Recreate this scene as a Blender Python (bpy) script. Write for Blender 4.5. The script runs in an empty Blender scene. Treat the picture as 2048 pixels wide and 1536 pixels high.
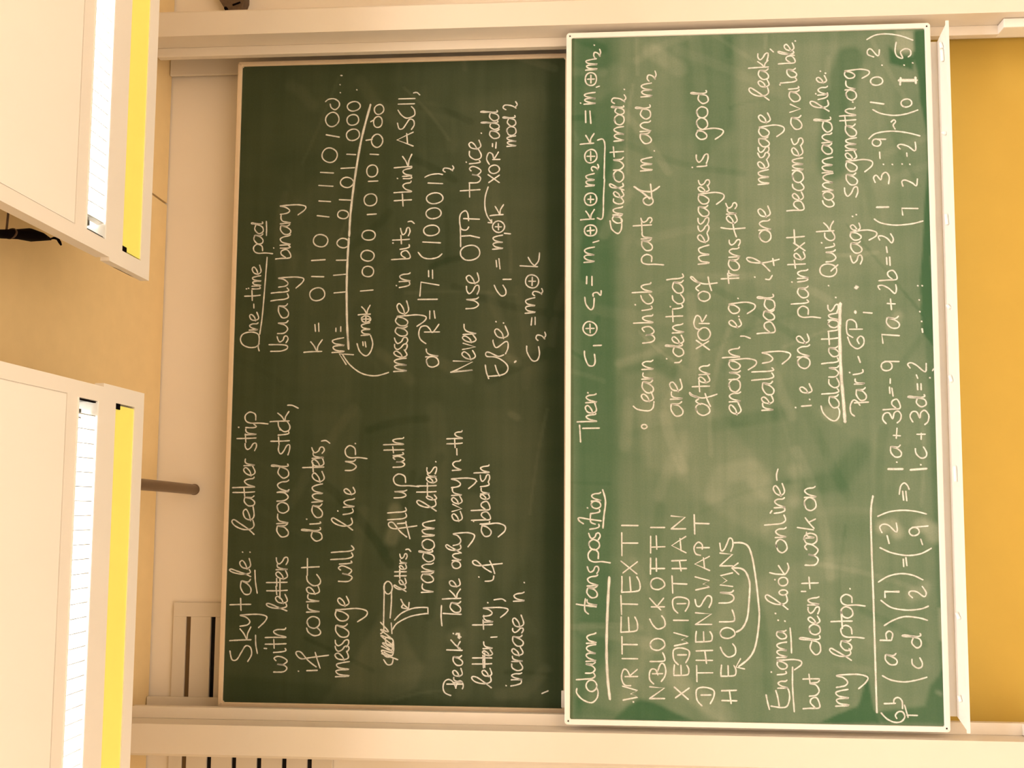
import bpy, bmesh, math, random
import numpy as np
from mathutils import Vector, Matrix

random.seed(7)
scene = bpy.context.scene
COL = scene.collection
UP = 0.95            # height of the lower chalkboard's bottom edge above the floor

# ---------------------------------------------------------------- camera
# A hand-held picture taken with the camera turned a quarter (portrait grip).
YAW, PITCH, ROLL = 0.0744251, 0.0616863, 0.0005073
cam_pos = Vector((-0.561179, -3.490482, 1.350747 + UP))
fwd = Vector((math.sin(YAW)*math.cos(PITCH), math.cos(YAW)*math.cos(PITCH), math.sin(PITCH)))
rgt = Vector((math.cos(YAW), -math.sin(YAW), 0))
upv = rgt.cross(fwd)
r2 = math.cos(ROLL)*rgt + math.sin(ROLL)*upv
u2 = -math.sin(ROLL)*rgt + math.cos(ROLL)*upv
cd = bpy.data.cameras.new('camera')
cam = bpy.data.objects.new('camera', cd)
COL.objects.link(cam)
ax, ay, az = -u2, r2, -fwd
cam.matrix_world = Matrix(((ax.x, ay.x, az.x, cam_pos.x), (ax.y, ay.y, az.y, cam_pos.y),
                           (ax.z, ay.z, az.z, cam_pos.z), (0, 0, 0, 1)))
cd.sensor_fit = 'HORIZONTAL'
cd.sensor_width = 36
cd.lens = 1753.7032/2048*36
cd.shift_x = -56.05/2048
cd.shift_y = 118.94/2048
cd.clip_start = 0.05
scene.camera = cam

# ---------------------------------------------------------------- world, lights, exposure
world = bpy.data.worlds.new('world'); scene.world = world
world.use_nodes = True
world.node_tree.nodes['Background'].inputs[0].default_value = (1.0, 0.82, 0.6, 1)
world.node_tree.nodes['Background'].inputs[1].default_value = 0.05
WARM = (1.0, 0.93, 0.90)
def area_light(name, loc, sx, sy, watts, spread, tilt=0.0):
    ld = bpy.data.lights.new(name, 'AREA'); ld.shape = 'RECTANGLE'
    ld.size, ld.size_y, ld.energy, ld.color = sx, sy, watts, WARM
    ld.spread = math.radians(spread)
    o = bpy.data.objects.new(name, ld); COL.objects.link(o)
    o.location = loc; o.rotation_euler = (tilt, 0, 0)
    return o
# rows of louvred ceiling luminaires over the seats, behind and above the camera
ROW_W, ROW_SPREAD = 80, 108
for j, (y, k) in enumerate(((-2.3, 1.0), (-4.2, 1.0), (-6.2, 1.0))):
    for i, x in enumerate((-1.9, 1.6)):
        area_light('ceiling_luminaire_light', (x, y, 3.05+UP), 2.4, 0.35, ROW_W*k, ROW_SPREAD)
# the tubes of the two canopies light the boards through their louvres
CAN_W, CAN_SPREAD = 22, 122
for x in (-1.2, 1.27):
    area_light('canopy_tube_light', (x, -0.91, 2.9215+UP), 1.85, 0.05, CAN_W, CAN_SPREAD)
scene.view_settings.view_transform = 'Standard'
scene.view_settings.look = 'None'
scene.view_settings.gamma = 1
scene.view_settings.exposure = 0.0
scene.view_settings.use_curve_mapping = False

# ---------------------------------------------------------------- materials
def nt(name):
    m = bpy.data.materials.new(name); m.use_nodes = True
    return m, m.node_tree, m.node_tree.nodes['Principled BSDF']
def mat(name, col, rough=0.6, metal=0.0, spec=0.3, noise=0.04, scale=40, bump=0.0, coat=0.0):
    m, t, b = nt(name)
    N = t.nodes; L = t.links
    b.inputs['Roughness'].default_value = rough
    b.inputs['Metallic'].default_value = metal
    b.inputs['Specular IOR Level'].default_value = spec
    b.inputs['Coat Weight'].default_value = coat
    tc = N.new('ShaderNodeTexCoord'); nz = N.new('ShaderNodeTexNoise')
    nz.inputs['Scale'].default_value = scale; nz.inputs['Detail'].default_value = 4
    L.new(tc.outputs['Object'], nz.inputs['Vector'])
    mx = N.new('ShaderNodeMixRGB'); mx.blend_type = 'MIX'
    mx.inputs[1].default_value = tuple(c*(1-noise) for c in col)+(1,)
    mx.inputs[2].default_value = tuple(min(1, c*(1+noise)) for c in col)+(1,)
    L.new(nz.outputs['Fac'], mx.inputs[0]); L.new(mx.outputs[0], b.inputs['Base Color'])
    if bump:
        bp = N.new('ShaderNodeBump'); bp.inputs['Strength'].default_value = bump
        bp.inputs['Distance'].default_value = 0.002
        L.new(nz.outputs['Fac'], bp.inputs['Height']); L.new(bp.outputs[0], b.inputs['Normal'])
    return m
M = {}
M['post'] = mat('cream_enamel', (.74, .66, .555), .45, noise=.02, scale=6)
M['frame'] = mat('pale_aluminium', (.84, .80, .74), .35, noise=.02, scale=30)
M['frame_back'] = mat('dull_aluminium', (.70, .55, .38), .45, noise=.04, scale=30)
M['wall'] = mat('upper_wall_paint', (.88, .79, .68), .8, noise=.03, scale=3)
M['ochre'] = mat('ochre_wall_paint', (.78, .55, .12), .75, noise=.05, scale=5)
M['ceiling'] = mat('tan_ceiling_board', (.86, .64, .33), .85, noise=.05, scale=14, bump=.2)
M['room'] = mat('room_paint', (.80, .73, .60), .85, noise=.02, scale=2)
M['floor'] = mat('light_floor_covering', (.66, .575, .45), .6, noise=.05, scale=4)
M['canopy'] = mat('cream_canopy_enamel', (.86, .80, .73), .5, noise=.015, scale=5)
M['canopy_panel'] = mat('canopy_inset_panel', (.90, .86, .80), .5, noise=.01, scale=5)
M['yellow'] = mat('yellow_strip', (1.0, .95, .23), .5, noise=.03, scale=12)
M['flange'] = mat('white_flange', (.95, .95, .93), .3, noise=.01)
M['end_plate'] = mat('grey_end_plate', (.20, .20, .18), .4, metal=.5, noise=.05)
M['reflector'] = mat('satin_reflector', (.93, .93, .91), .25, metal=.6, noise=.01)
M['dark'] = mat('black_plastic', (.004, .002, .002), .8, spec=.05)
M['brown'] = mat('brown_strap', (.10, .055, .03), .7)
M['tube'] = mat('bronze_tube', (.22, .145, .085), .4, metal=.3, noise=.08, scale=20)
M['grille_back'] = mat('duct_black', (.008, .006, .005), .9)
M['grille_filler'] = mat('brown_filler', (.14, .085, .035), .8)
M['box'] = mat('mottled_brown_housing', (.12, .075, .045), .6, noise=.5, scale=60)
M['chalk_stick'] = mat('chalk_stick', (.94, .93, .90), .9, noise=.03)

def emit(name, col, s):
    m = bpy.data.materials.new(name); m.use_nodes = True
    t = m.node_tree; t.nodes.clear()
    e = t.nodes.new('ShaderNodeEmission'); o = t.nodes.new('ShaderNodeOutputMaterial')
    e.inputs[0].default_value = col+(1,); e.inputs[1].default_value = s
    t.links.new(e.outputs[0], o.inputs[0]); return m
M['lamp'] = emit('fluorescent_tube', (1.0, .93, .82), 9.0)

def board_mat(name, clean, dusty):
    # green enamel under wiped chalk dust: broad stains and painted shade come from the mesh attribute,
    # fine wipe streaks from stretched noise
    m, t, b = nt(name); N = t.nodes; L = t.links
    b.inputs['Roughness'].default_value = .7
    b.inputs['Specular IOR Level'].default_value = .12
    at = N.new('ShaderNodeAttribute'); at.attribute_name = 'dust_and_shade'
    tc = N.new('ShaderNodeTexCoord')
    def streak(sx, sz, seed, detail):
        mp = N.new('ShaderNodeMapping'); mp.inputs['Scale'].default_value = (sx, 1, sz)
        mp.inputs['Location'].default_value = (seed, seed, seed)
        nz = N.new('ShaderNodeTexNoise'); nz.inputs['Scale'].default_value = 1
        nz.inputs['Detail'].default_value = detail
        L.new(tc.outputs['Object'], mp.inputs[0]); L.new(mp.outputs[0], nz.inputs['Vector'])
        return nz.outputs['Fac']
    a = streak(1.2, 26, 3, 3); c = streak(5, 4, 11, 4); g = streak(160, 160, 5, 2); v = streak(14, 2.0, 17, 3)
    def ma(op, x, y):
        q = N.new('ShaderNodeMath'); q.operation = op
        for i, z in enumerate((x, y)):
            if isinstance(z, (int, float)): q.inputs[i].default_value = z
            else: L.new(z, q.inputs[i])
        return q.outputs[0]
    s = ma('ADD', ma('MULTIPLY', ma('SUBTRACT', a, .5), .34), ma('MULTIPLY', ma('SUBTRACT', c, .5), .28))
    s = ma('ADD', s, ma('MULTIPLY', ma('SUBTRACT', v, .5), .20))
    s = ma('ADD', s, ma('MULTIPLY', ma('SUBTRACT', g, .5), .22))
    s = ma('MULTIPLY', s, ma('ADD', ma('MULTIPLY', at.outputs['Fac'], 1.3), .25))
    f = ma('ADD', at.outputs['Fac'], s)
    cl = N.new('ShaderNodeClamp'); L.new(f, cl.inputs[0])
    mx = N.new('ShaderNodeMixRGB'); mx.inputs[1].default_value = clean+(1,); mx.inputs[2].default_value = dusty+(1,)
    L.new(cl.outputs[0], mx.inputs[0]); L.new(mx.outputs[0], b.inputs['Base Color'])
    return m
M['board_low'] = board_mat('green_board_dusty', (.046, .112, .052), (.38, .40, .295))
M['board_up_shaded'] = board_mat('green_board_upper_shaded', (.027, .043, .018), (.195, .20, .12))  # same enamel and chalk film, colours darkened for the shade on the upper board

def chalk_mat():
    m, t, b = nt('chalk_line'); N = t.nodes; L = t.links
    b.inputs['Base Color'].default_value = (.84, .82, .75, 1); b.inputs['Roughness'].default_value = 1
    b.inputs['Specular IOR Level'].default_value = 0
    at = N.new('ShaderNodeAttribute'); at.attribute_name = 'core'
    tc = N.new('ShaderNodeTexCoord'); nz = N.new('ShaderNodeTexNoise')
    nz.inputs['Scale'].default_value = 420; nz.inputs['Detail'].default_value = 2
    L.new(tc.outputs['Object'], nz.inputs['Vector'])
    n2 = N.new('ShaderNodeTexNoise'); n2.inputs['Scale'].default_value = 22
    L.new(tc.outputs['Object'], n2.inputs['Vector'])
    def mr(src, a0, a1, b0, b1):
        r = N.new('ShaderNodeMapRange')
        for i, z in enumerate((a0, a1, b0, b1)): r.inputs[i+1].default_value = z
        L.new(src, r.inputs[0]); return r.outputs[0]
    def mul(x, y):
        q = N.new('ShaderNodeMath'); q.operation = 'MULTIPLY'; L.new(x, q.inputs[0]); L.new(y, q.inputs[1]); return q.outputs[0]
    e = mr(at.outputs['Fac'], 0, .55, 0, 1)
    g = mr(nz.outputs['Fac'], .3, .6, .62, 1.0)
    h = mr(n2.outputs['Fac'], .3, .65, .72, 1.0)
    L.new(mul(mul(e, g), h), b.inputs['Alpha'])
    return m
M['chalk'] = chalk_mat()

# ---------------------------------------------------------------- helpers
def link(o, parent=None):
    COL.objects.link(o)
    if parent: o.parent = parent
    return o
def mesh_obj(name, bm, m, parent=None, smooth=False):
    me = bpy.data.meshes.new(name); bm.to_mesh(me); bm.free()
    me.materials.append(m)
    if smooth:
        for p in me.polygons: p.use_smooth = True
    return link(bpy.data.objects.new(name, me), parent)
def thing(name, label, cat, loc, group=None):
    o = bpy.data.objects.new(name, None); COL.objects.link(o)
    o.location = loc; o.empty_display_size = .1
    o['label'] = label; o['category'] = cat
    if group: o['group'] = group
    return o
def tag(o, label, cat, group=None):
    o['label'] = label; o['category'] = cat
    if group: o['group'] = group
    return o
def struct(o):
    o['kind'] = 'structure'; return o
def add_box(bm, x0, x1, y0, y1, z0, z1, bev=0.0):
    # z here is measured from the board's bottom edge level; UP is added
    g = bmesh.ops.create_cube(bm, size=1)
    for v in g['verts']:
        v.co = Vector(((x0+x1)/2 + v.co.x*(x1-x0), (y0+y1)/2 + v.co.y*(y1-y0), (z0+z1)/2 + v.co.z*(z1-z0)))
    if bev:
        es = list({e for v in g['verts'] for e in v.link_edges})
        bmesh.ops.bevel(bm, geom=es, offset=bev, segments=2, affect='EDGES', profile=.6)
def box(name, m, parent, x0, x1, y0, y1, z0, z1, bev=0.0, o=(0, 0, 0)):
    bm = bmesh.new()
    add_box(bm, x0-o[0], x1-o[0], y0-o[1], y1-o[1], z0-o[2], z1-o[2], bev)
    return mesh_obj(name, bm, m, parent)
def tube(bm, pts, rad, n=14, cap=True):
    rad = rad if isinstance(rad, (list, tuple)) else [rad]*len(pts)
    P = [Vector(p) for p in pts]; rings = []
    for i, p in enumerate(P):
        d = (P[min(i+1, len(P)-1)]-P[max(i-1, 0)]).normalized()
        a = d.cross(Vector((0, 0, 1)) if abs(d.z) < .9 else Vector((1, 0, 0))).normalized(); b = d.cross(a)
        rings.append([bm.verts.new(p+rad[i]*(math.cos(2*math.pi*k/n)*a+math.sin(2*math.pi*k/n)*b)) for k in range(n)])
    for r, s in zip(rings, rings[1:]):
        for k in range(n): bm.faces.new((r[k], r[(k+1) % n], s[(k+1) % n], s[k]))
    if cap: bm.faces.new(rings[0][::-1]); bm.faces.new(rings[-1])
def prism(bm, prof, z0, z1):
    a = [bm.verts.new((x, y, z0)) for x, y in prof]; b = [bm.verts.new((x, y, z1)) for x, y in prof]
    n = len(prof)
    for i in range(n): bm.faces.new((a[i], a[(i+1) % n], b[(i+1) % n], b[i]))
    bm.faces.new(a[::-1]); bm.faces.new(b)
    bmesh.ops.recalc_face_normals(bm, faces=bm.faces)

# ---------------------------------------------------------------- the room
YW = 0.30                        # face of the front wall
CE = 3.29                        # ceiling height above board level
wl = box('wall_front', M['wall'], None, -4.2, 4.2, YW, YW+.15, -UP, CE+.05, o=(0, 0, -UP)); struct(wl)
struct(box('trim_1', M['ochre'], None, -1.58, 1.58, YW-.012, YW, -UP, 1.15, o=(0, 0, -UP)))
struct(box('floor', M['floor'], None, -4.2, 4.2, -8.2, YW, -UP-.1, -UP, o=(0, 0, -UP)))
struct(box('wall_left', M['room'], None, -4.35, -4.2, -8.2, YW+.15, -UP, CE, o=(0, 0, -UP)))
struct(box('wall_right', M['room'], None, 4.2, 4.35, -8.2, YW+.15, -UP, CE, o=(0, 0, -UP)))
struct(box('wall_back', M['room'], None, -4.35, 4.35, -8.35, -8.2, -UP, CE, o=(0, 0, -UP)))
ce = box('ceiling', M['ceiling'], None, -4.35, 4.35, -8.35, YW+.15, CE+.05, CE+.16, o=(0, 0, -UP)); struct(ce)
# the ceiling is clad in boards that butt with a thin open joint
for x0, x1 in ((-4.2, -1.95), (-1.94, .806), (.816, 4.2)):
    box('ceiling_board', M['ceiling'], ce, x0, x1, -8.2, YW-.007, CE, CE+.05, o=(0, 0, -UP))

# ---------------------------------------------------------------- pylon posts
def post(side, label):
    s = side
    xi, xl, xo, yo = ((-1.425, -1.378, -1.552, -.02) if s < 0 else (1.425, 1.385, 1.54, -.02))
    t = thing('board_post', label, 'post', (xi, .1, 0))
    o = (xi, .1, -UP)
    bm = bmesh.new()
    xs = 1.48*s
    prof = [(xi, -.02), (xo+.012*-s, -.02), (xo, -.008), (xo, YW-.022), (xs, YW-.022), (xs, .102), (xi, .102)]
    prism(bm, [(x-o[0], y-o[1]) for x, y in prof], 0, UP+3.245)
    mesh_obj('column', bm, M['post'], t)
    # the guide rail in which the boards run, a step behind the column's face
    g = box('guide_rail', M['post'], t, min(xi, xl), max(xi, xl), .072, .10, -.30, 3.245, bev=.003, o=o)
    xr = 1.403 if s > 0 else -1.381
    box('rear_strip', M['post'], t, min(xs, xr), max(xs, xr), YW-.032, YW-.020, 1.2, 3.286, bev=.003, o=o)
    box('end_block', M['frame'], t, min(xi-s*.002, xl), max(xi-s*.002, xl), .02, .10, -.44, -.298, bev=.004, o=o)
    return t
post(-1, 'tall cream enamelled post left of the chalkboards, beside the slotted grille')
post(1, 'tall cream enamelled post right of the chalkboards')

# ---------------------------------------------------------------- chalkboards
def grid_board(name, m, parent, x0, x1, z0, z1, y, feats, base, o, seed, nrand):
    st = .008
    nx = int((x1-x0)/st)+1; nz = int((z1-z0)/st)+1
    X, Z = np.meshgrid(np.linspace(x0, x1, nx), np.linspace(z0, z1, nz))
    mmx, mmz = X*1000, Z*1000
    D = np.full(X.shape, base)
    rs = np.random.RandomState(seed)
    def seg(ax_, az_, bx, bz):
        dx, dz = bx-ax_, bz-az_; L2 = dx*dx+dz*dz+1e-9
        tt = np.clip(((mmx-ax_)*dx+(mmz-az_)*dz)/L2, 0, 1)
        return np.hypot(mmx-ax_-tt*dx, mmz-az_-tt*dz)
    def smooth(q): q = np.clip(q, 0, 1); return q*q*(3-2*q)
    for kind, amt, soft, rad, pts in feats:
        n = len(pts)
        d = np.full(X.shape, 1e9)
        for i in range(n if kind == 'poly' else n-1):
            a_, b_ = pts[i], pts[(i+1) % n]
            d = np.minimum(d, seg(a_[0], a_[1], b_[0], b_[1]))
        if kind == 'poly':
            ins = np.zeros(X.shape, bool)
            for i in range(n):
                (xa, za), (xb, zb) = pts[i], pts[(i+1) % n]
                if za == zb: continue
                c = ((za > mmz) != (zb > mmz)) & (mmx < (xb-xa)*(mmz-za)/(zb-za)+xa)
                ins ^= c
            sd = np.where(ins, d, -d)
            D = D + amt*smooth((sd+soft)/(2*soft))
        else:
            D = D + amt*smooth((rad+soft-d)/(2*soft))
    for _ in range(nrand):             # faint arcs left by the wiper
        cx, cz = rs.uniform(x0, x1)*1000, rs.uniform(z0, z1)*1000
        ang = rs.choice([0, 0, math.pi/2, .5, -.5, 1.1, -1.1])+rs.uniform(-.15, .15)
        L = rs.uniform(120, 520); w = rs.uniform(8, 34); amt = rs.uniform(-.09, .12)
        cur = rs.uniform(-.5, .5); pp = [(cx, cz)]
        for k in range(4):
            pp.append((pp[-1][0]+math.cos(ang)*L/4, pp[-1][1]+math.sin(ang)*L/4)); ang += cur/4
        d = np.full(X.shape, 1e9)
        for a_, b_ in zip(pp, pp[1:]): d = np.minimum(d, seg(a_[0], a_[1], b_[0], b_[1]))
        D = D + amt*smooth((w-d)/(w*.6))
    D = np.clip(D, 0.0, 1)
    idx = np.arange(nx*nz).reshape(nz, nx)
    faces = np.stack([idx[:-1, :-1], idx[:-1, 1:], idx[1:, 1:], idx[1:, :-1]], -1).reshape(-1, 4)
    co = np.stack([X-o[0], np.full(X.shape, y-o[1]), Z-o[2]], -1).reshape(-1, 3)
    # sides and back of the panel
    b0 = len(co)
    th = .02
    cs = [(x0, y, z0), (x1, y, z0), (x1, y, z1), (x0, y, z1), (x0, y+th, z0), (x1, y+th, z0), (x1, y+th, z1), (x0, y+th, z1)]
    co = np.vstack([co, np.array(cs)-np.array(o)])
    fl = [tuple(int(q) for q in f) for f in faces]
    c = [b0+i for i in range(8)]
    fl += [(c[5], c[4], c[7], c[6]), (c[0], c[4], c[5], c[1]), (c[1], c[5], c[6], c[2]), (c[2], c[6], c[7], c[3]), (c[3], c[7], c[4], c[0])]
    me = bpy.data.meshes.new(name); me.from_pydata([tuple(v) for v in co.tolist()], [], fl)
    at = me.attributes.new('dust_and_shade', 'FLOAT', 'POINT')
    at.data.foreach_set('value', np.concatenate([D.reshape(-1), np.zeros(8)]).astype(np.float32))
    me.materials.append(m)
    return link(bpy.data.objects.new(name, me), parent)

def board_frame(t, o, m, mt, x0, x1, z0, z1, y0, y1, w, rc=.014):
    # four aluminium rails, the outer corners rounded
    def rail(name, mm, x0_, x1_, z0_, z1_): return box(name, mm, t, x0_, x1_, y0, y1, z0_, z1_, bev=.0035, o=o)
    rail('frame_rail', m, x0+rc*.6, x1-rc*.6, z1-w, z1); rail('frame_rail', m, x0+rc*.6, x1-rc*.6, z0, z0+w)
    rail('frame_rail', mt, x0, x0+w, z0+rc*.6, z1-rc*.6); rail('frame_rail', mt, x1-w, x1, z0+rc*.6, z1-rc*.6)
    for cx, cz in ((x0+rc, z0+rc), (x1-rc, z0+rc), (x0+rc, z1-rc), (x1-rc, z1-rc)):
        bm = bmesh.new()
        tube(bm, [(cx-o[0], y0+.0006-o[1], cz-o[2]), (cx-o[0], y1-o[1], cz-o[2])], rc-.0005, 20)
        mesh_obj('corner_cap', bm, m, t)

FEATS = [
    ('L', 'poly', -0.3, 14, 0, [(-1379, 1268), (-1322, 1221), (-1299, 1169), (-1309, 1122), (-1377, 973), (-1387, 1134)]),
    ('L', 'poly', -0.12, 20, 0, [(-1374, 1425), (-1296, 1425), (-1350, 1250), (-1378, 1260)]),
    ('L', 'poly', -0.34, 10, 0, [(-1375, 486), (-1347, 426), (-1310, 342), (-1289, 331), (-1191, 304), (-1322, 283), (-1370, 267)]),
    ('L', 'poly', -0.22, 12, 0, [(-1370, 267), (-1331, 279), (-1303, 92), (-1224, 68), (-1167, 14), (-1373, 16)]),
    ('L', 'poly', -0.38, 9, 0, [(147, 63), (347, 63), (468, 52), (629, 40), (813, 20), (956, 22), (1081, 44), (1185, 49), (1268, 64), (1369, 66), (1372, 20), (670, 4), (67, 5)]),
    ('L', 'poly', -0.13, 10, 0, [(67, 5), (157, 53), (-130, 45), (-520, 41), (-903, 36), (-1186, 33), (-1186, 5), (-712, -5)]),
    ('L', 'line', -0.2, 18, 59, [(820, 397), (1089, 378), (1255, 319)]),
    ('L', 'poly', 0.3, 8, 0, [(1375, 134), (1295, 136), (1282, 97), (1289, 62), (1373, 62)]),
    ('L', 'poly', -0.3, 12, 0, [(1309, 164), (1240, 161), (1210, 74), (1264, 62), (1274, 131)]),
    ('L', 'line', 0.34, 16, 24, [(-627, 235), (-617, 196), (-646, 178)]),
    ('L', 'line', 0.34, 16, 28, [(-616, 83), (-635, 44), (-658, 41)]),
    ('L', 'line', 0.2, 16, 24, [(-885, 128), (-875, 90), (-856, 80)]),
    ('L', 'poly', 0.22, 12, 0, [(-204, 450), (-168, 464), (-153, 435), (-159, 387), (-228, 385), (-212, 417)]),
    ('L', 'line', 0.2, 14, 18, [(168, 183), (188, 167), (208, 155)]),
    ('L', 'poly', 0.1, 22, 0, [(-1213, 1076), (-1107, 1056), (-1008, 785), (-815, 744), (-990, 900), (-1297, 980), (-1372, 904), (-1370, 846)]),
    ('L', 'line', 0.14, 18, 36, [(-1203, 1075), (-1244, 999), (-1293, 941), (-1352, 846)]),
    ('L', 'line', 0.1, 18, 28, [(-1302, 1231), (-1176, 1182), (-1060, 1123), (-954, 1094)]),
    ('L', 'poly', 0.12, 24, 0, [(-386, 1150), (-127, 1188), (4, 1128), (-57, 1030), (-327, 972), (-445, 1013)]),
    ('L', 'poly', 0.1, 22, 0, [(-386, 1051), (-88, 931), (-326, 738), (-522, 548), (-717, 628), (-524, 935)]),
    ('L', 'line', 0.13, 10, 18, [(20, 1248), (50, 1148), (88, 1078)]),
    ('L', 'line', -0.1, 16, 28, [(4, 1208), (24, 1108), (-17, 1039)]),
    ('L', 'line', -0.1, 16, 28, [(-227, 874), (-204, 737), (-184, 620)]),
    ('L', 'line', 0.12, 18, 40, [(-504, 876), (-425, 846), (-401, 739), (-483, 682)]),
    ('L', 'line', 0.14, 16, 26, [(-522, 567), (-444, 556), (-405, 565)]),
    ('L', 'line', 0.12, 16, 22, [(-630, 684), (-600, 626)]),
    ('L', 'line', 0.13, 14, 32, [(1319, 1123), (1279, 1062), (1237, 1005)]),
    ('L', 'line', 0.1, 20, 48, [(1155, 1348), (1186, 1307), (1217, 1266)]),
    ('L', 'poly', 0.07, 26, 0, [(1309, 778), (1325, 597), (1338, 317), (1125, 144), (268, 185), (189, 341), (355, 769), (890, 773)]),
    ('L', 'line', -0.12, 26, 44, [(-483, 624), (-443, 393), (-326, 314)]),
    ('L', 'line', 0.08, 20, 44, [(-872, 707), (-813, 552), (-773, 361)]),
    ('L', 'poly', -0.2, 40, 0, [(1382, 1439), (1387, 1266), (484, 1257), (-327, 1248), (-1111, 1279), (-1363, 1425)]),  # top of the lower board painted darker for the weaker light there
    ('L', 'poly', -0.1, 24, 0, [(1369, 1000), (1373, 777), (994, 782), (830, 924), (1104, 982)]),
    ('L', 'line', 0.3, 7, 16, [(437, 11), (397, 8)]),
    ('L', 'line', 0.25, 7, 10, [(226, 3), (187, 2)]),
    ('L', 'line', 0.3, 6, 8, [(-941, 24), (-1051, 22)]),
    ('L', 'line', 0.25, 8, 8, [(-1252, 42), (-1257, 31)]),
    ('U', 'poly', 0.1, 14, 0, [(-1127, 2112), (-1218, 2058), (-1299, 2078), (-1352, 2192), (-1378, 2485), (-1212, 2363), (-943, 2199)]),
    ('U', 'line', 0.09, 14, 28, [(-1326, 1891), (-1225, 1861), (-939, 1853), (-526, 1852)]),
    ('U', 'line', 0.07, 16, 36, [(-1250, 2173), (-1227, 2006), (-735, 2002), (-317, 1998), (-148, 2021)]),
    ('U', 'line', 0.3, 14, 28, [(-691, 2199), (-632, 2173), (-570, 2185)]),
    ('U', 'line', 0.16, 16, 24, [(-1094, 1935), (-1079, 1908)]),
    ('U', 'line', 0.1, 12, 24, [(-1324, 1736), (-1312, 1633), (-1220, 1551)]),
    ('U', 'line', 0.1, 12, 20, [(99, 2261), (45, 2195), (-20, 2130)]),
    ('U', 'line', 0.09, 12, 24, [(65, 2024), (33, 1960), (-10, 1885)]),
    ('U', 'line', 0.09, 12, 20, [(343, 1792), (235, 1749), (63, 1695)]),
    ('U', 'poly', 0.16, 8, 0, [(128, 1763), (85, 1737), (127, 1716), (149, 1748)]),
    ('U', 'line', 0.14, 10, 18, [(74, 1716), (53, 1673)]),
    ('U', 'line', 0.14, 8, 14, [(-165, 1699), (-180, 1672)]),
    ('U', 'line', 0.07, 14, 24, [(1287, 2684), (1263, 2638), (1194, 2581)]),
    ('U', 'line', 0.07, 14, 24, [(1302, 2372), (1210, 2315), (1118, 2214)]),
    ('U', 'line', 0.07, 16, 28, [(1171, 2062), (1101, 1973), (1001, 1961)]),
    ('U', 'poly', 0.06, 30, 0, [(1201, 1931), (1259, 1585), (319, 1569), (-732, 1616), (-938, 1739), (107, 1833)]),
    ('U', 'poly', 0.05, 30, 0, [(727, 2713), (922, 2453), (110, 2391), (-528, 2335), (-529, 2506)]),
    ('U', 'poly', -0.1, 22, 0, [(1348, 1559), (1368, 1486), (-1395, 1477), (-1391, 1555)]),
    ('U', 'poly', -0.05, 16, 0, [(-1262, 2893), (-1296, 2487), (-1351, 2150), (-1310, 2088), (-1368, 1942), (-1388, 1942), (-1375, 2900)]),
]
LB = thing('chalkboard', 'lower green chalkboard in front, densely written, with a chalk tray along its bottom', 'chalkboard', (0, 0, UP))
oL = (0, 0, 0)
HL = 1.466
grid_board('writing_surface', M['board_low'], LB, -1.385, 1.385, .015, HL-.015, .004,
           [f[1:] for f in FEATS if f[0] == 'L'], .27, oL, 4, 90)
board_frame(LB, oL, M['frame'], M['frame'], -1.4, 1.4, 0, HL, -.004, .034, .0215)
UB = thing('chalkboard', 'upper green chalkboard in the rear track, darker, on the cipher notes and one-time pad', 'chalkboard', (0, .154, UP+1.46))
oU = (0, .154, 1.46)
grid_board('writing_surface', M['board_up_shaded'], UB, -1.385, 1.385, 1.47, 2.902, .158,
           [f[1:] for f in FEATS if f[0] == 'U'], .11, oU, 9, 60)
board_frame(UB, oU, M['frame_back'], M['frame_back'], -1.393, 1.397, 1.456, 2.919, .150, .188, .0195)
box('lifting_grip', M['frame'], UB, -1.368, -1.30, .146, .153, 1.459, 1.484, bev=.002, o=oU)

# chalk tray on the lower board
bm = bmesh.new()
yb, yf = .032, -.078
prof = [(yb, .004), (yb, -.042), (yf, -.042), (yf, -.030), (yf+.004, -.030), (yf+.006, -.037), (yb-.004, -.037), (yb-.004, .004)]
def ring(x, xf):
    return [bm.verts.new((x+(xf-x)*((yb-y)/(yb-yf)), y, z)) for y, z in prof]
ra, rb = ring(-1.345, -1.384), ring(1.335, 1.365)
n = len(prof)
for i in range(n): bm.faces.new((ra[i], ra[(i+1) % n], rb[(i+1) % n], rb[i]))
bm.faces.new(ra[::-1]); bm.faces.new(rb)
bmesh.ops.recalc_face_normals(bm, faces=bm.faces)
tray = mesh_obj('chalk_tray', bm, M['frame'], LB)
# pieces of chalk lying in the tray
def chalk(x, y, ln, ang, label, group=None, r=.0065):
    bm = bmesh.new()
    d = Vector((math.cos(ang), math.sin(ang), 0))*ln/2
    tube(bm, [-d, -d*.94, d*.94, d], [r*.8, r, r*.97, r*.72], 10)
    o = mesh_obj('chalk_stick', bm, M['chalk_stick'], None, True)
    o.location = (x, y, UP-.037+r)
    return tag(o, label, 'chalk', group)
chalk(1.29, -.028, .03, .4, 'white chalk stub nearest the right end of the chalk tray')
chalk(1.245, -.035, .05, .1, 'white chalk stick second from the right end of the chalk tray')
chalk(.93, -.03, .028, 1.1, 'white chalk stub third from the right end of the chalk tray')
chalk(.58, -.03, .045, .2, 'white chalk stick fourth from the right end of the chalk tray')
chalk(.235, -.022, .026, .9, 'small white chalk stub just right of the middle of the chalk tray')
chalk(-.05, -.024, .03, .5, 'short white chalk stub at the middle of the chalk tray')
chalk(-.42, -.04, .06, .05, 'longest white chalk stick, third from the left end of the chalk tray')
chalk(-.96, -.026, .03, .8, 'white chalk stub second from the left end of the chalk tray')
chalk(-1.27, -.02, .024, .6, 'white chalk stub nearest the left end of the chalk tray')

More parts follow.
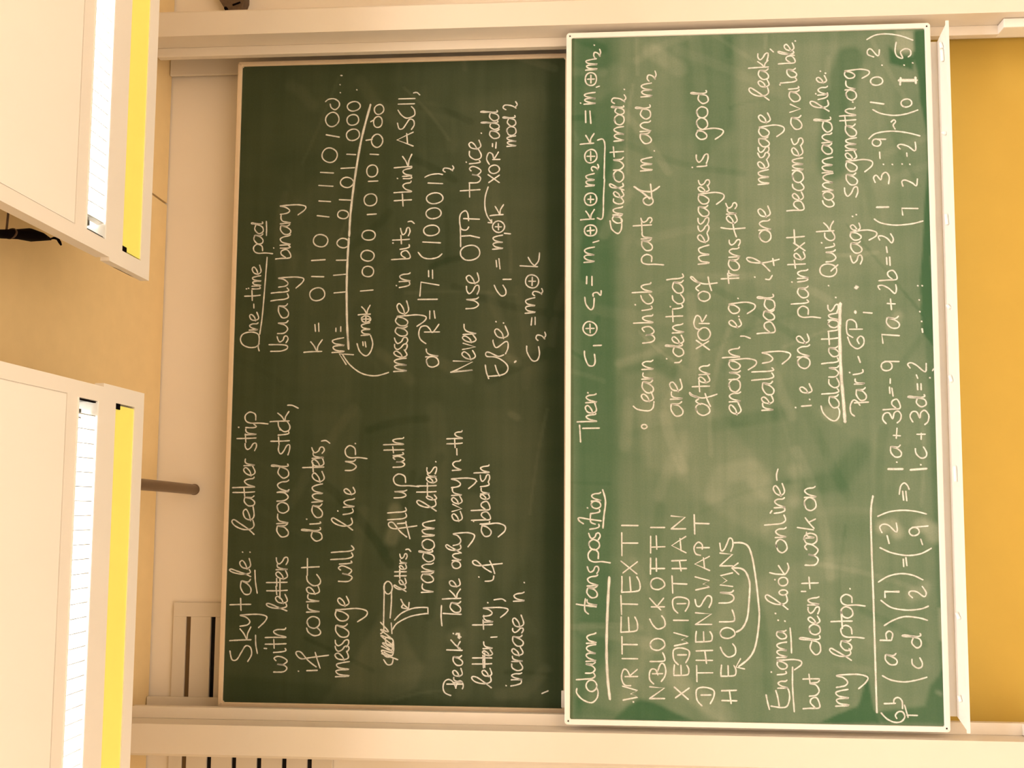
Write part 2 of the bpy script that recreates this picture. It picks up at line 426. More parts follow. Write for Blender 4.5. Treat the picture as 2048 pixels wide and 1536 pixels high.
# ---------------------------------------------------------------- handwriting
GLYPH = {
'a': '.85,.95 .45,1 .05,.6 .1,.1 .4,0 .72,.35 .86,.9 .84,.3 1,.05',
'b': '0,2 .05,1 .1,.05 .5,0 .95,.35 .85,.85 .5,.9 .12,.45',
'c': '.85,1.05 .4,.95 .05,.5 .15,.05 .5,-.05 1,.25',
'd': '.7,.85 .35,.95 .02,.5 .2,.03 .6,.15 .78,.9 .8,1.7 .84,2 .9,1.7 .8,.6 .86,.1 1,.15',
'e': '0,.35 .45,.5 .8,.85 .6,1.08 .2,.85 .08,.35 .35,0 1,.2',
'f': '0,0 .38,.75 .94,1.5 .92,1.95 .7,1.87 .53,1.4 .6,.5 .75,-1.1;-.1,-.35 .45,-.1 .95,.15',
'g': '.85,.9 .45,1.02 .05,.65 .1,.15 .42,0 .75,.4 .88,.95 .98,.2 1.05,-.7 .85,-1.45 .45,-1.4 0,-.75',
'h': '0,2 .04,1 .07,0 .3,.7 .6,1 .8,.7 .85,.15 1,.05',
'i': '.3,1 .3,.3 .5,0 1,.2;.,.35 1.65',
'ı': '.2,1.05 .35,.4 .6,.05 1,.1',
'j': '.6,1 .7,0 .6,-1 0,-.9',
'k': '0,2 .05,1 .08,0;.85,1.05 .5,.7 .12,.42 .5,.35 1,0',
'l': '0,0 .35,.6 .8,1.4 .98,1.85 .85,2.02 .55,1.75 .35,1.1 .38,.4 .6,.05 1,.15',
'λ': '0,2 .1,1.2 .2,.4 .5,0 1,.15',
'm': '0,1.05 .05,.02 .08,.1 .18,.75 .36,1 .47,.7 .48,.02 .5,.1 .62,.8 .8,1 .92,.65 1,0',
'n': '0,1.05 .06,.02 .1,.12 .3,.75 .6,1 .82,.7 .88,.2 1,.02',
'o': '.6,1.02 .15,.85 0,.4 .3,0 .8,.1 1,.6 .75,.98 .4,1',
'p': '-.02,-1.1 .06,-.3 .05,.5 .25,.95 .7,1.02 1,.6 .8,.1 .3,.05',
'r': '0,1.05 .08,.02 .12,.15 .3,.75 .6,.95 1,.95',
's': '.8,1.05 .4,1 .1,.8 .35,.5 .8,.3 .85,.05 .45,-.02 0,.15',
't': '.45,2 .48,.8 .52,.02;0,.95 1,1.02',
'u': '0,1.05 .05,.35 .35,0 .68,.35 .8,1 .84,.25 1,0',
'v': '!0,1.05 .4,0 1,1',
'w': '0,1.02 .04,.25 .25,-.02 .45,.2 .5,.75 .5,.3 .72,-.02 .95,.3 1,.75 .88,1.02 .72,.85',
'x': '!0,1 1,0;!0,0 1,1.05',
'y': '0,1.05 .12,.35 .42,.12 .78,.5 .92,1.05 1,.2 1.02,-.8 .85,-1.5 .45,-1.35 -.1,-.75',
'A': '!0,0 .45,2 1,0;.15,.7 .9,.8', 'B': '!.3,1.9 .35,0;0,1.3 .1,1.9 .5,2 .85,1.7 .4,1.1 .95,.8 1,.3 .7,0 .1,.1',
'C': '.72,2 .3,1.6 .02,.9 .25,.02 .7,0 1,.35', 'D': '0,1.4 .3,2 .85,2 1,1.1 .85,0 .5,-.05 .12,.4;!.58,1.5 .6,.3',
'E': '.03,2 .5,1.98 1,1.95;.05,2 .08,.4 .25,0 .65,.02 .95,.3;.1,1 .95,1.08',
'F': '0,2 1,1.95;!.35,1.95 .37,0;.2,1.15 1,1.15', 'H': '!.22,2 .22,0;!.95,2 1,0;0,.75 1,.95', 'I': '!.5,2 .5,0',
'K': '!.25,1.8 .27,0;.98,2 .5,1.3 0,.5;.35,.95 1,.1', 'L': '0,2 .03,.5 .15,0 .6,.05 1,.25',
'M': '!0,0 .12,2 .45,.9 .8,1.9 1,0', 'N': '!.02,0 0,2;!.02,1.95 .92,.05 1,2',
'O': '.5,2 .1,1.7 0,.8 .35,0 .8,.2 1,1 .8,1.75 .4,2', 'P': '0,1.2 .08,1.85 .6,2.05 1,1.55 .8,1.0 .45,.95;!.55,1.7 .58,0',
'R': '0,.9 .05,1.7 .5,2.05 .95,1.85 .95,1.4 .6,1.0;!.55,1.6 .57,0;.6,1 1,.1',
'S': '.65,2 .1,1.8 .12,1.35 .6,.9 1,.5 .9,.05 .45,-.02 0,.3', 'T': '!0,1.95 1,2;!.55,1.9 .55,0', 'U': '0,2 .05,.6 .35,0 .7,.3 .8,1.8 .85,.4 1,0',
'W': '!0,1.9 .25,0 .45,.9 .72,.05 1,2', 'X': '!0,.1 1,2;!.08,1.8 .95,0', 'G': '.72,2 .3,1.6 .02,.9 .25,.02 .8,.1 .9,.8 .5,.8',
'2': '0,1.6 .25,2 .6,1.75 .5,.8 .15,.15 .3,.3 .6,.02 1,.25',
'⊕': '.6,1.1 .15,.9 0,.5 .3,-.05 .8,.05 1,.6 .7,1.1;!.5,1.1 .5,0;!0,.5 1,.5',
}
def parse(s):
    out = []
    for st in s.split(';'):
        if st.startswith('.,'): out.append(('dot', [tuple(map(float, st[2:].split()))])); continue
        k = 'line' if st.startswith('!') else 'curve'
        out.append((k, [tuple(map(float, q.split(','))) for q in st.lstrip('!').split()]))
    return out
GL = {k: parse(v) for k, v in GLYPH.items()}
def catmull(P, step=4.0):
    if len(P) < 3: return P
    out = []
    Q = [P[0]]+P+[P[-1]]
    for i in range(1, len(Q)-2):
        a, b, c, d = Q[i-1:i+3]
        n = max(2, min(14, int(math.dist(b, c)/step)))
        for k in range(n):
            t = k/n
            out.append(tuple(.5*(2*b[j]+(c[j]-a[j])*t+(2*a[j]-5*b[j]+4*c[j]-d[j])*t*t+(3*b[j]-a[j]-3*c[j]+d[j])*t**3) for j in (0, 1)))
    out.append(P[-1]); return out
class Ink:
    """Collects the strokes of one line of writing, then links them word by word."""
    def __init__(s): s.S = []
    def ribbon(s, P, w, y, o):
        P = [p for i, p in enumerate(P) if i == 0 or math.dist(p, P[i-1]) > .3]
        n0 = len(s.S)
        y = y - .00002*(n0 % 40)
        if len(P) == 1: P = [(P[0][0]-.8, P[0][1]-.5), (P[0][0]+.8, P[0][1]+.5)]
        bx = (min(p[0] for p in P), max(p[0] for p in P), min(p[1] for p in P), max(p[1] for p in P))
        def ext(a, b, k):
            L = math.dist(a, b) or 1; return (b[0]+(b[0]-a[0])/L*k, b[1]+(b[1]-a[1])/L*k)
        P = [ext(P[1], P[0], w*.45)]+P+[ext(P[-2], P[-1], w*.45)]
        n = len(P); V = []; Cc = []; F = []
        for i, p in enumerate(P):
            a, c = P[max(i-1, 0)], P[min(i+1, n-1)]
            L = math.dist(a, c) or 1; nx, nz = -(c[1]-a[1])/L, (c[0]-a[0])/L
            hw = w/2*(.35 if i in (0, n-1) else 1)*(1+.10*math.sin(i*.9+n0))
            co = (0 if i in (0, n-1) else 1)
            for q, cc in ((-1, 0), (0, co), (1, 0)):
                V.append(((p[0]+nx*hw*q)/1000-o[0], y-o[1], (p[1]+nz*hw*q)/1000-o[2])); Cc.append(cc)
        for i in range(n-1):
            k = 3*i
            F += [(k, k+1, k+4, k+3), (k+1, k+2, k+5, k+4)]
        s.S.append((bx, V, Cc, F))
    def flush(s, parent):
        n = len(s.S); root = list(range(n))
        def find(i):
            while root[i] != i: i = root[i]
            return i
        long_ = [b[1]-b[0] > 300 for b, *_ in s.S]
        for i in range(n):
            for j in range(i):
                if long_[i] or long_[j]: continue
                a, b = s.S[i][0], s.S[j][0]
                if max(a[0], b[0])-min(a[1], b[1]) < 15 and max(a[2], b[2])-min(a[3], b[3]) < 14:
                    root[find(i)] = find(j)
        words = {}
        for i in range(n): words.setdefault(find(i), []).append(i)
        for k, ids in words.items():
            V, Cc, F = [], [], []
            for i in ids:
                b0 = len(V); _, v, c, f = s.S[i]
                V += v; Cc += c; F += [tuple(q+b0 for q in g) for g in f]
            nm = 'chalk_rule' if long_[ids[0]] else 'chalk_word'
            me = bpy.data.meshes.new(nm); me.from_pydata(V, [], F)
            at = me.attributes.new('core', 'FLOAT', 'POINT'); at.data.foreach_set('value', Cc)
            me.materials.append(M['chalk'])
            link(bpy.data.objects.new(nm, me), parent)
def write_board(text, which, parent, y, o, wline):
    ink = None
    def flush(): ink.flush(parent)
    on = False
    for ln in text.strip().splitlines():
        if ln[0] == '#':
            if on: flush()
            on = ln[1] == which; ink = Ink() if on else None
            continue
        if not on: continue
        if ln[0] == '~':
            r = ln[1:]; w = wline
            if r[0] == '*': f_, r = r[1:].split(' ', 1); w *= float(f_)
            st = r.startswith('!')
            P = [tuple(map(float, q.split(','))) for q in r.lstrip('!').split()]
            ink.ribbon(P if st else catmull(P), w, y, o)
        elif ln[0] == '@':
            cx, cz, rx, rz = map(float, ln[1:].split())
            rx, rz = abs(rx), abs(rz); ph = random.uniform(0, 6.28)
            P = [(cx+rx*math.cos(ph+t*.2618)*(1+.06*math.sin(2*t*.26+ph)), cz+rz*math.sin(ph+t*.2618)) for t in range(25)]
            ink.ribbon(P, wline, y, o)
        elif ln[0] == '.':
            cx, cz = map(float, ln[1:].split()); ink.ribbon([(cx, cz)], wline*1.15, y, o)
        else:
            w_, za, zb, xh, asc, xs = ln.split('|')
            za, zb, xh, asc = float(za), float(zb), float(xh), float(asc); xs = list(map(float, xs.split()))
            X0, X1 = xs[0], xs[-1]
            for i, ch in enumerate(w_):
                a, b = xs[2*i], xs[2*i+1]
                z = za+(zb-za)*((a+b)/2-X0)/((X1-X0) or 1)
                if ch in '.,:-':
                    cx = (a+b)/2
                    if ch == '-': ink.ribbon([(a, z+xh*.5), (b, z+xh*.5)], wline, y, o)
                    if ch in '.:': ink.ribbon([(cx, z+xh*.08)], wline*1.15, y, o)
                    if ch == ':': ink.ribbon([(cx, z+xh*.8)], wline*1.15, y, o)
                    if ch == ',': ink.ribbon(catmull([(cx, z+xh*.2), (cx+2, z-xh*.2), (a-2, z-xh*.55)]), wline, y, o)
                    continue
                jx = random.uniform(-.03, .03); jz = random.uniform(-.04, .04)
                for kind, pts in GL[ch]:
                    Q = []
                    for px, pz in pts:
                        h = pz if pz <= 1 else 1+(pz-1)*(asc-1 if ch != 'i' else 1)
                        if ch.isupper() or ch in '2': h = pz*asc/2
                        Q.append((a+(b-a)*(px+jx*math.sin(6*pz)), z+xh*(h+jz*math.sin(5*px))))
                    if kind == 'dot': ink.ribbon(Q, wline*1.15, y, o)
                    else: ink.ribbon(Q if kind == 'line' else catmull(Q), wline, y, o)
    if on: flush()
WRITING = '''
#U Skytale: leather strip
Skytale:|2784|2799|44.4|2.05|-1205 -1141 -1120 -1062 -1060 -1011 -995 -944 -930 -863 -853 -822 -822 -777 -755 -746
~-1172,2758 -1134,2766 -1096,2768
~-922,2766 -875,2775 -826,2779
leather|2786|2793|44.8|2.15|-676 -614 -619 -557 -557 -513 -515 -478 -478 -433 -428 -385 -385 -356
strip|2788|2793|47.2|1.8|-320 -283 -285 -249 -253 -228 -228 -207 -205 -155
#U with letters around stick,
wıth|2630|2638|54.6|1.65|-1247 -1183 -1171 -1149 -1149 -1112 -1106 -1064
~-1150,2730 -1151,2719
letters|2636|2639|47.3|1.9|-994 -963 -965 -926 -926 -892 -892 -859 -863 -825 -823 -800 -802 -766
~-943,2668 -902,2669 -858,2670
around|2640|2644|48.8|1.6|-687 -630 -630 -589 -585 -540 -535 -486 -498 -445 -438 -376
stıck|2642|2650|47.0|1.75|-339 -289 -295 -262 -258 -239 -241 -191 -197 -153
~-228,2689 -233,2687
~-126,2657 -127,2636 -139,2610
#U if correct diameters,
~-1239,2546 -1237,2501
.-1242 2581
f|2505|2507|45.9|1.95|-1223 -1159
corr|2494|2500|52.4|2|-1096 -1058 -1064 -1016 -998 -967 -955 -925
ect|2498|2502|54.7|1.4|-925 -886 -890 -840 -846 -775
dı|2493|2499|48.5|1.8|-703 -646 -633 -621
.-610 2562
am|2495|2497|44.3|1.5|-605 -545 -539 -461
eters,|2490|2497|48.7|1.9|-454 -407 -411 -370 -390 -349 -353 -328 -332 -301 -287 -272
#U message will line up.
messag|2366|2377|54.1|2|-1262 -1199 -1195 -1157 -1161 -1131 -1139 -1105 -1101 -1044 -1034 -982
e|2374|2375|43.8|2|-972 -930
wıλλ|2367|2357|54.5|1.75|-869 -806 -800 -784 -779 -749 -749 -720
lıne|2365|2356|44.2|2.05|-655 -604 -596 -565 -559 -522 -507 -475
.-575 2429
up|2355|2358|44.4|1.6|-404 -357 -353 -299
.-290 2360
#U cylinder sketch: letters, fill up with
~-1038,2225 -958,2225 -877,2225
@-893 2209 25 18
~-1018,2198 -958,2194 -909,2194
~-1082,2189 -1038,2193
~-1189,2222 -1209,2206 -1205,2187 -1180,2185 -1176,2213 -1151,2231 -1159,2185 -1121,2228 -1129,2188 -1091,2235 -1103,2191 -1066,2237 -1074,2204 -1036,2238
~-1164,2231 -1188,2163
~-1159,2222 -1169,2185 -1108,2185 -1099,2215 -1127,2210 -1137,2186
~-1134,2232 -1150,2190 -1118,2186
~-1083,2237 -1070,2224 -1031,2226
~-1026,2179 -998,2151 -978,2107 -973,2072 -973,2040
~-973,2040 -999,2039
~-1065,2187 -1039,2168 -1013,2120 -1002,2076 -997,2039
~-940,2154 -962,2141 -979,2121
~-972,2151 -960,2143
~!-953,2119 -981,2121 -975,2149
letters,|2133|2131|28.7|1.75|-908 -882 -882 -854 -854 -833 -835 -818 -818 -796 -792 -777 -774 -748 -740 -729
fıλλ|2132|2137|38.2|2.1|-682 -619 -629 -617 -611 -582 -582 -560
up|2137|2142|51.0|1.6|-519 -486 -470 -418
wıth|2148|2153|47.0|1.85|-390 -344 -344 -328 -330 -303 -295 -264
#U random letters.
random|2017|2017|50.9|1.25|-911 -876 -871 -828 -826 -789 -785 -735 -735 -691 -679 -612
letters.|2010|2012|39.5|2.1|-573 -528 -528 -506 -508 -477 -479 -455 -457 -426 -432 -412 -418 -385 -369 -364
#U Break: Take only every n-th
~-1330,1939 -1320,1963 -1299,1972 -1274,1966 -1265,1949 -1275,1931 -1300,1918
~!-1284,1957 -1283,1894
~-1300,1920 -1273,1910 -1271,1897 -1289,1888 -1302,1892
rea|1891|1894|38.3|1.7|-1277 -1256 -1254 -1220 -1209 -1167
~!-1145,1959 -1146,1894
~-1104,1942 -1125,1922 -1140,1901 -1133,1914 -1110,1903
.-1078 1932
.-1091 1901
~*2.2 !-1080,1919 -1078,1910 -1095,1908
~-964,1983 -1007,1984 -1047,1980
~-996,1976 -998,1937 -999,1900
ake|1901|1905|43.8|1.75|-993 -946 -937 -895 -888 -854
only|1907|1900|34.8|1.9|-811 -780 -778 -744 -747 -713 -716 -664
every|1900|1906|40.6|1.9|-617 -575 -575 -544 -544 -510 -508 -477 -475 -436
n|1908|1908|35.3|2|-403 -358
~-338,1926 -311,1927
th|1903|1904|32.4|2.05|-307 -270 -270 -235
#U letter, try; if gibberish
letter|1772|1769|36.9|2.2|-1296 -1249 -1252 -1218 -1216 -1182 -1186 -1165 -1167 -1142 -1138 -1110
~-1214,1800 -1155,1801
~-1091,1776 -1089,1750
try|1769|1766|40.0|2.1|-1059 -1021 -1030 -1002 -1006 -970
.-950 1790
~-938,1764 -934,1732 -943,1716
~-862,1802 -861,1782 -855,1769 -840,1766
.-845 1828
f|1776|1776|41.6|1.9|-825 -776
gı|1776|1784|40.3|1.7|-679 -625 -629 -615
.-615 1853
bb|1783|1786|39.2|2.0|-611 -574 -570 -531
erısh|1786|1789|37.1|1.75|-525 -499 -501 -477 -475 -454 -452 -415 -413 -379
.-448 1842
#U increase n
ıncrease|1647|1641|42.4|1.8|-1294 -1260 -1262 -1233 -1226 -1193 -1188 -1167 -1165 -1129 -1127 -1081 -1072 -1049 -1051 -1000
.-1286 1711
n|1639|1639|42.5|2|-943 -905
.-866 1639
~-1315,1564 -1304,1538
#U One-time pad
~109,2788 126,2793 149,2790 177,2792 190,2811 190,2842 180,2865 158,2872 137,2861 125,2835 126,2805 141,2788
ne|2797|2795|36.7|2|200 232 239 277
~296,2817 314,2818
time|2790|2790|36.9|1.9|330 373 375 392 392 438 442 485
.383 2843
~181,2788 260,2779 379,2772 519,2765
pad|2785|2785|40.2|1.35|535 577 577 623 623 677
~615,2771 648,2771 678,2773
#U Usually binary
~107,2738 108,2693 117,2668 129,2665 135,2686 136,2746
suaλλy|2665|2666|43.2|1.8|144 178 184 240 250 314 327 357 361 383 387 430
binary|2663|2667|44.5|1.45|511 553 553 571 571 617 617 664 666 706 708 748
#U k = 0 1 1 0 1 1 1 1 0 1 0 0
k|2513|2515|49.3|1.6|101 156
~192,2544 222,2547
~192,2529 228,2531
@354 2540 29 33
~432,2567 430,2513
~502,2569 505,2509
@589 2531 28 32
~700,2549 693,2496
~765,2543 761,2491
~834,2545 829,2482
~892,2539 888,2481
@968 2500 32 34
~1060,2518 1048,2459
@1128 2492 31 30
~1209,2524 1219,2511 1221,2486 1207,2465 1187,2463 1172,2480 1182,2498 1198,2503
.1248 2459
.1284 2461
~1326,2459 1325,2453
#U m = 1 1 1 0 1 0 1 1 0 0 0
m|2418|2419|49.2|2|100 164
~191,2455 206,2455
~191,2434 212,2434
~359,2467 363,2416
~436,2471 440,2418
~502,2460 502,2417
@577 2432 20 27
@703 2435 19 24
~769,2453 766,2400
@845 2421 22 29
~908,2449 910,2389
~971,2425 968,2385
@1057 2399 26 29
@1124 2401 25 26
@1185 2398 21 29
.1259 2386
~*1.6 115,2398 227,2407 376,2412 504,2411 598,2407
~*1.6 607,2406 708,2402 859,2387 1036,2361 1191,2324
~90,2423 46,2390 10,2339 -1,2280 13,2223
~!48,2407 94,2438 90,2376
#U c = m xor k, 1 0 0 0 1 0 1 0 1 0 0 0
~138,2362 104,2349 85,2323 102,2303 138,2294 173,2304
~129,2335 146,2337
~123,2323 146,2327
m⊕k|2308|2307|36.2|1.45|173 228 230 258 262 304
~366,2352 370,2297
@451 2321 24 25
@520 2324 24 29
@610 2321 23 29
~701,2329 703,2289
@766 2316 28 28
~848,2327 849,2285
@894 2311 28 24
~969,2322 966,2284
@1028 2292 28 25
~1031,2341 1035,2313
@1112 2290 26 19
~1114,2322 1122,2307
@1168 2286 22 21
#U message in bits, think ASCII,
messag|2148|2143|51.7|2|17 74 76 111 107 141 134 168 168 212 212 259
e|2141|2142|46.7|2|261 322
ın|2136|2137|46.0|1.8|373 405 405 443
.388 2196
bı|2140|2141|40.5|1.95|502 541 541 566
.574 2214
ts,|2142|2143|37.1|2.0|570 608 605 647 660 673
think|2136|2138|38.7|2.0|735 789 796 846 851 872 867 906 906 965
ASCII,|2134|2128|36.9|1.95|1001 1063 1075 1121 1125 1178 1185 1195 1209 1218 1231 1246
#U or R = 17 = (10001) 2
or|2009|2014|50.5|1.8|35 81 79 113
~136,2065 155,2089 182,2096 208,2087 212,2064 199,2049 184,2037 219,2010
~!186,2072 186,2007
~243,2050 277,2050
~245,2027 277,2032
~!327,2102 327,2018
~!341,2094 402,2090 388,2012
~425,2057 452,2058
~417,2040 454,2041
~532,2104 510,2084 503,2054 509,2020 524,2001
~577,2085 572,2008
@627 2048 24 34
@702 2040 24 33
@768 2036 24 36
~836,2066 832,2002
~862,2080 872,2057 876,2024 872,2003
2|1954|1955|23.4|2|883 911
#U Never use OTP twice.
~!13,1957 22,1864 16,1951
~!14,1951 57,1864 61,1947
ever|1854|1851|52.5|2|66 107 110 137 139 174 174 218
use|1842|1839|51.4|2|285 334 346 391 391 439
@527 1880 34 42
~534,1922 514,1919 502,1907
~554,1921 604,1922 642,1924
~!600,1917 602,1881 592,1840
~640,1887 628,1895 627,1909 635,1921 670,1927 698,1922 711,1903 698,1892 667,1888
~!677,1910 673,1841
twıce|1838|1838|49.2|1.75|770 833 833 904 914 931 933 980 980 1021
.925 1901
.1052 1837
#U Else: c1 = m1 xor k, XOR = add
~43,1810 13,1805 -15,1795
~-5,1797 -1,1747 11,1721 34,1714 57,1731 76,1765 80,1804 95,1808 97,1794 80,1756 86,1732
~42,1768 17,1760 -4,1749
~149,1778 138,1777 117,1763 142,1726 138,1715 113,1715 90,1725
e|1716|1715|52.2|2|154 209
.228 1766
.222 1734
~385,1775 360,1763 339,1744 345,1727 364,1726 385,1738
~410,1738 410,1703
~464,1765 493,1768
~455,1751 500,1756
m|1741|1741|41.0|2|541 602
~610,1734 607,1707
@639 1759 24 26
~625,1759 653,1760
~639,1773 638,1746
k|1739|1739|34.8|1.65|688 735
~814,1805 772,1817 725,1818 687,1808 661,1790
~!658,1804 656,1787 670,1789
~!833,1803 865,1757
~!868,1806 832,1757
@891 1780 18 23
~913,1801 937,1813 964,1804 958,1788 939,1781 967,1762
~!934,1787 934,1755
~991,1788 1005,1788
~984,1774 1010,1772
add|1757|1764|42.2|1.85|1026 1067 1067 1105 1105 1153
#U mod 2
mod|1687|1688|38.3|1.5|991 1037 1039 1079 1079 1127
2|1682|1682|30.8|2|1154 1189
#U c2 = m2 xor k
~123,1635 96,1633 62,1612 62,1591 87,1581 120,1585
2|1554|1555|20.6|2|146 183
~212,1617 244,1614
~214,1600 246,1600
m|1601|1602|39.6|2|263 330
2|1568|1568|21.6|2|338 369
@400 1614 29 28
~382,1614 418,1613
~401,1628 400,1599
~468,1666 463,1591
~504,1631 481,1618 466,1602
~467,1604 489,1587 523,1583
~*1.3 54,1686 59,1680
#L Column transposition
~-1262,1418 -1280,1418 -1304,1395 -1315,1361 -1298,1340 -1273,1335 -1260,1340
@-1250 1361 21 21
~-935,1421 -940,1388 -945,1342
~-973,1373 -961,1386 -940,1388 -914,1385
λumn|1348|1342|36.4|2.0|-1228 -1198 -1202 -1159 -1157 -1091 -1087 -1046
~-620,1393 -608,1410 -596,1411 -602,1369 -608,1323
~-621,1346 -615,1362 -603,1366 -582,1365
ranspos|1340|1328|40.6|2.0|-940 -917 -911 -864 -864 -820 -814 -782 -772 -720 -722 -682 -682 -651
ııon|1330|1323|36.9|2|-646 -621 -584 -563 -559 -530 -530 -495
.-557 1377
~*1.7 -1300,1289 -1218,1298 -1106,1302 -954,1298 -829,1291
~*1.1 -636,1316 -588,1312 -530,1306 -485,1317
#L W R I T E T E X T I
WRIT|1180|1182|30.5|2|-1304 -1250 -1248 -1184 -1149 -1138 -1126 -1059
ET|1182|1180|32.2|2|-1044 -981 -974 -900
E|1172|1172|35.3|2|-889 -824
XTI|1180|1177|32.4|2|-815 -765 -744 -654 -633 -618
.-1309 1198
#L N B L O C K O F F I
N|1077|1077|29.2|2|-1295 -1250
~-1239,1119 -1223,1134 -1197,1135 -1182,1126 -1185,1111 -1204,1103
~!-1200,1124 -1199,1084
~-1189,1103 -1162,1092 -1163,1079 -1188,1072 -1211,1077 -1229,1090
LOCK|1076|1076|28.5|2|-1153 -1119 -1108 -1064 -1030 -975 -954 -908
OFFI|1076|1073|27.5|2|-875 -830 -816 -753 -732 -666 -636 -629
#L X E D W I D T H A N
XEDWID|983|984|28.8|2|-1295 -1250 -1207 -1164 -1163 -1099 -1092 -1041 -998 -988 -965 -903
THAN|988|992|28.2|2|-890 -822 -801 -760 -731 -667 -638 -587
#L D T H E N S W A P T
DTHENS|889|894|32.5|1.95|-1318 -1248 -1226 -1165 -1156 -1107 -1077 -1034 -1008 -963 -941 -897
WAPT|899|900|28.9|2|-875 -824 -799 -744 -739 -689 -659 -582
#L H E C O L U M N S
HECOLU|800|808|28.6|2|-1309 -1258 -1207 -1162 -1133 -1080 -1060 -1019 -997 -950 -925 -875
MNS|811|809|25.0|2|-860 -807 -781 -731 -725 -673
~*1.2 -690,803 -691,771 -706,748 -748,734 -804,725 -861,718 -929,712
~*1.2 -927,712 -970,710 -1041,717 -1101,731 -1137,754 -1167,791
~!-1137,784 -1170,802 -1176,769
~*1.2 -788,811 -790,779 -805,759 -842,746 -880,746 -918,749
~*1.2 -910,748 -978,756 -1019,775 -1035,799
~!-769,789 -788,814 -813,787
#L Enigma: look online-
~-1273,688 -1300,683 -1328,676
~-1315,670 -1320,631 -1314,609 -1284,599 -1258,601 -1247,606
~-1256,651 -1281,644 -1314,639
nı|606|608|35.5|2|-1247 -1216 -1199 -1183
.-1186 667
gma|607|607|37.4|1.6|-1175 -1138 -1131 -1071 -1060 -1026
~-1335,582 -1243,587 -1166,586
~-1112,589 -1058,590 -1017,593
.-991 612
.-988 638
.-962 648
l|603|597|40.6|2.1|-946 -890
@-881 617 10 16
@-839 617 17 18
~-805,668 -810,646 -812,609
~-777,634 -794,623 -810,609 -788,595 -768,599
.-832 648
onλıne|601|607|39.7|2.05|-727 -676 -669 -629 -621 -580 -580 -553 -553 -513 -507 -457
~-574,663 -564,656
~-445,635 -423,636 -401,630
#L but doesn't work on
but|486|485|37.2|1.7|-1323 -1278 -1275 -1214 -1227 -1192
doesn|476|482|41.1|2.0|-1119 -1045 -1041 -1002 -1000 -969 -962 -931 -928 -896
~-876,548 -876,531
t|483|482|33.7|1.9|-866 -821
wo|481|485|48.9|1.6|-775 -694 -694 -651
r|494|494|32.0|1.6|-670 -647
~-629,559 -638,497
~-591,528 -613,512 -632,495
~-609,516 -596,489
on|487|485|43.4|1.6|-563 -512 -512 -469
#L my laptop.
my|379|371|46.3|2|-1311 -1247 -1240 -1192
lap|364|356|40.9|1.95|-1137 -1092 -1101 -1057 -1051 -1004
t|356|355|40.9|2.0|-1017 -960
op|355|353|42.8|1.6|-976 -933 -929 -886
.-864 362
#L rule across the lower part
~*1.2 -1332,271 -1238,272 -1090,273 -942,274 -860,275
~*1.2 -901,274 -706,277 -563,276 -505,267
#L Gb (a b c d)(7 2) = (-2 -9) =>
~-1333,255 -1354,235 -1367,207 -1364,181 -1346,167 -1328,175 -1328,191 -1341,202 -1353,197
~-1298,243 -1296,201
~-1297,207 -1281,205 -1274,190 -1287,176 -1315,175
~-1302,167 -1348,155
~-1340,159 -1340,120
~-1193,247 -1209,214 -1215,166 -1208,122 -1196,81
a|192|191|43.5|2|-1153 -1108
~-1059,253 -1059,212
~-1053,228 -1034,230 -1024,218 -1034,205 -1058,210
c|98|97|36.7|2|-1164 -1123
d|98|97|36.8|2.0|-1087 -1032
~-1003,236 -982,201 -968,157 -972,105 -981,73
~-907,246 -934,207 -943,149 -938,97 -927,68
~!-896,231 -875,232 -872,177
~!-896,230 -872,231 -875,177
~-896,127 -882,140 -871,134 -873,110 -891,83 -876,75 -852,89
~-837,254 -814,215 -804,167 -810,123 -827,86
~-777,157 -748,158
~-773,145 -742,148
~-705,245 -724,202 -734,143 -727,92 -706,51
~-689,210 -658,217
~-647,236 -627,244 -615,233 -618,211 -643,185 -638,178 -609,181
~-692,84 -671,90
@-642 114 16 19
~-626,122 -620,61
~-584,251 -566,206 -560,154 -564,106 -574,66
~-521,151 -486,154
~-523,139 -486,142
~-498,167 -467,161 -454,147 -464,135 -479,129
#L 1.a+3b=-9  7a+2b=-2
~*1.3 -400,207 -400,151
.-373 173
a|156|155|40.5|2|-355 -306
~-280,173 -240,169
~-268,184 -270,157
~-222,210 -205,223 -184,217 -180,198 -203,185 -180,178 -173,163 -188,152 -208,156 -219,168
b|156|155|33.8|1.95|-167 -125
~-103,193 -78,194
~-114,181 -82,185
~-63,191 -45,190
@5 203 19 21
~24,210 23,155
~!96,215 131,219 126,151
a|151|150|48.5|2|154 204
~230,179 273,182
~255,195 253,164
~311,222 325,229 328,212 316,188 295,165 310,158 330,160
b|157|155|37.2|1.85|347 389
~412,192 440,193
~408,180 442,181
~460,190 484,193
~511,218 526,223 527,206 516,187 499,172 515,165 536,175
#L 1.c+3d=-2
~*1.3 -403,122 -398,60
.-383 82
c|61|60|39.2|2|-359 -313
~-284,78 -260,77
~-264,94 -264,62
~-216,108 -194,118 -176,109 -177,92 -200,81 -180,77 -170,62 -188,47 -213,50 -226,63
d|56|55|39.4|1.75|-157 -109
~-89,86 -65,87
~-89,73 -65,73
~-44,85 -30,90
~-3,113 12,122 18,109 7,87 -13,65 -16,53 15,51
~-14,28 -6,22
.-42 38
~138,61 153,63
.325 75
.325 58
.268 71
.221 70
.182 64
.151 63
#L ( 1 3 : -9 ) ~ ( 1 0 : 2 )
~597,237 581,212 571,159 575,95 586,48
~*1.2 !645,227 645,180
~746,230 766,236 776,225 757,208 778,202 787,187 769,175 740,178
.820 196
.819 161
~844,209 871,210
@910 221 15 17
~924,218 923,185
~926,251 948,223 956,163 949,104 934,50
~964,147 981,154 995,144 1003,151 994,162
~1047,233 1030,201 1021,150 1026,102 1041,56
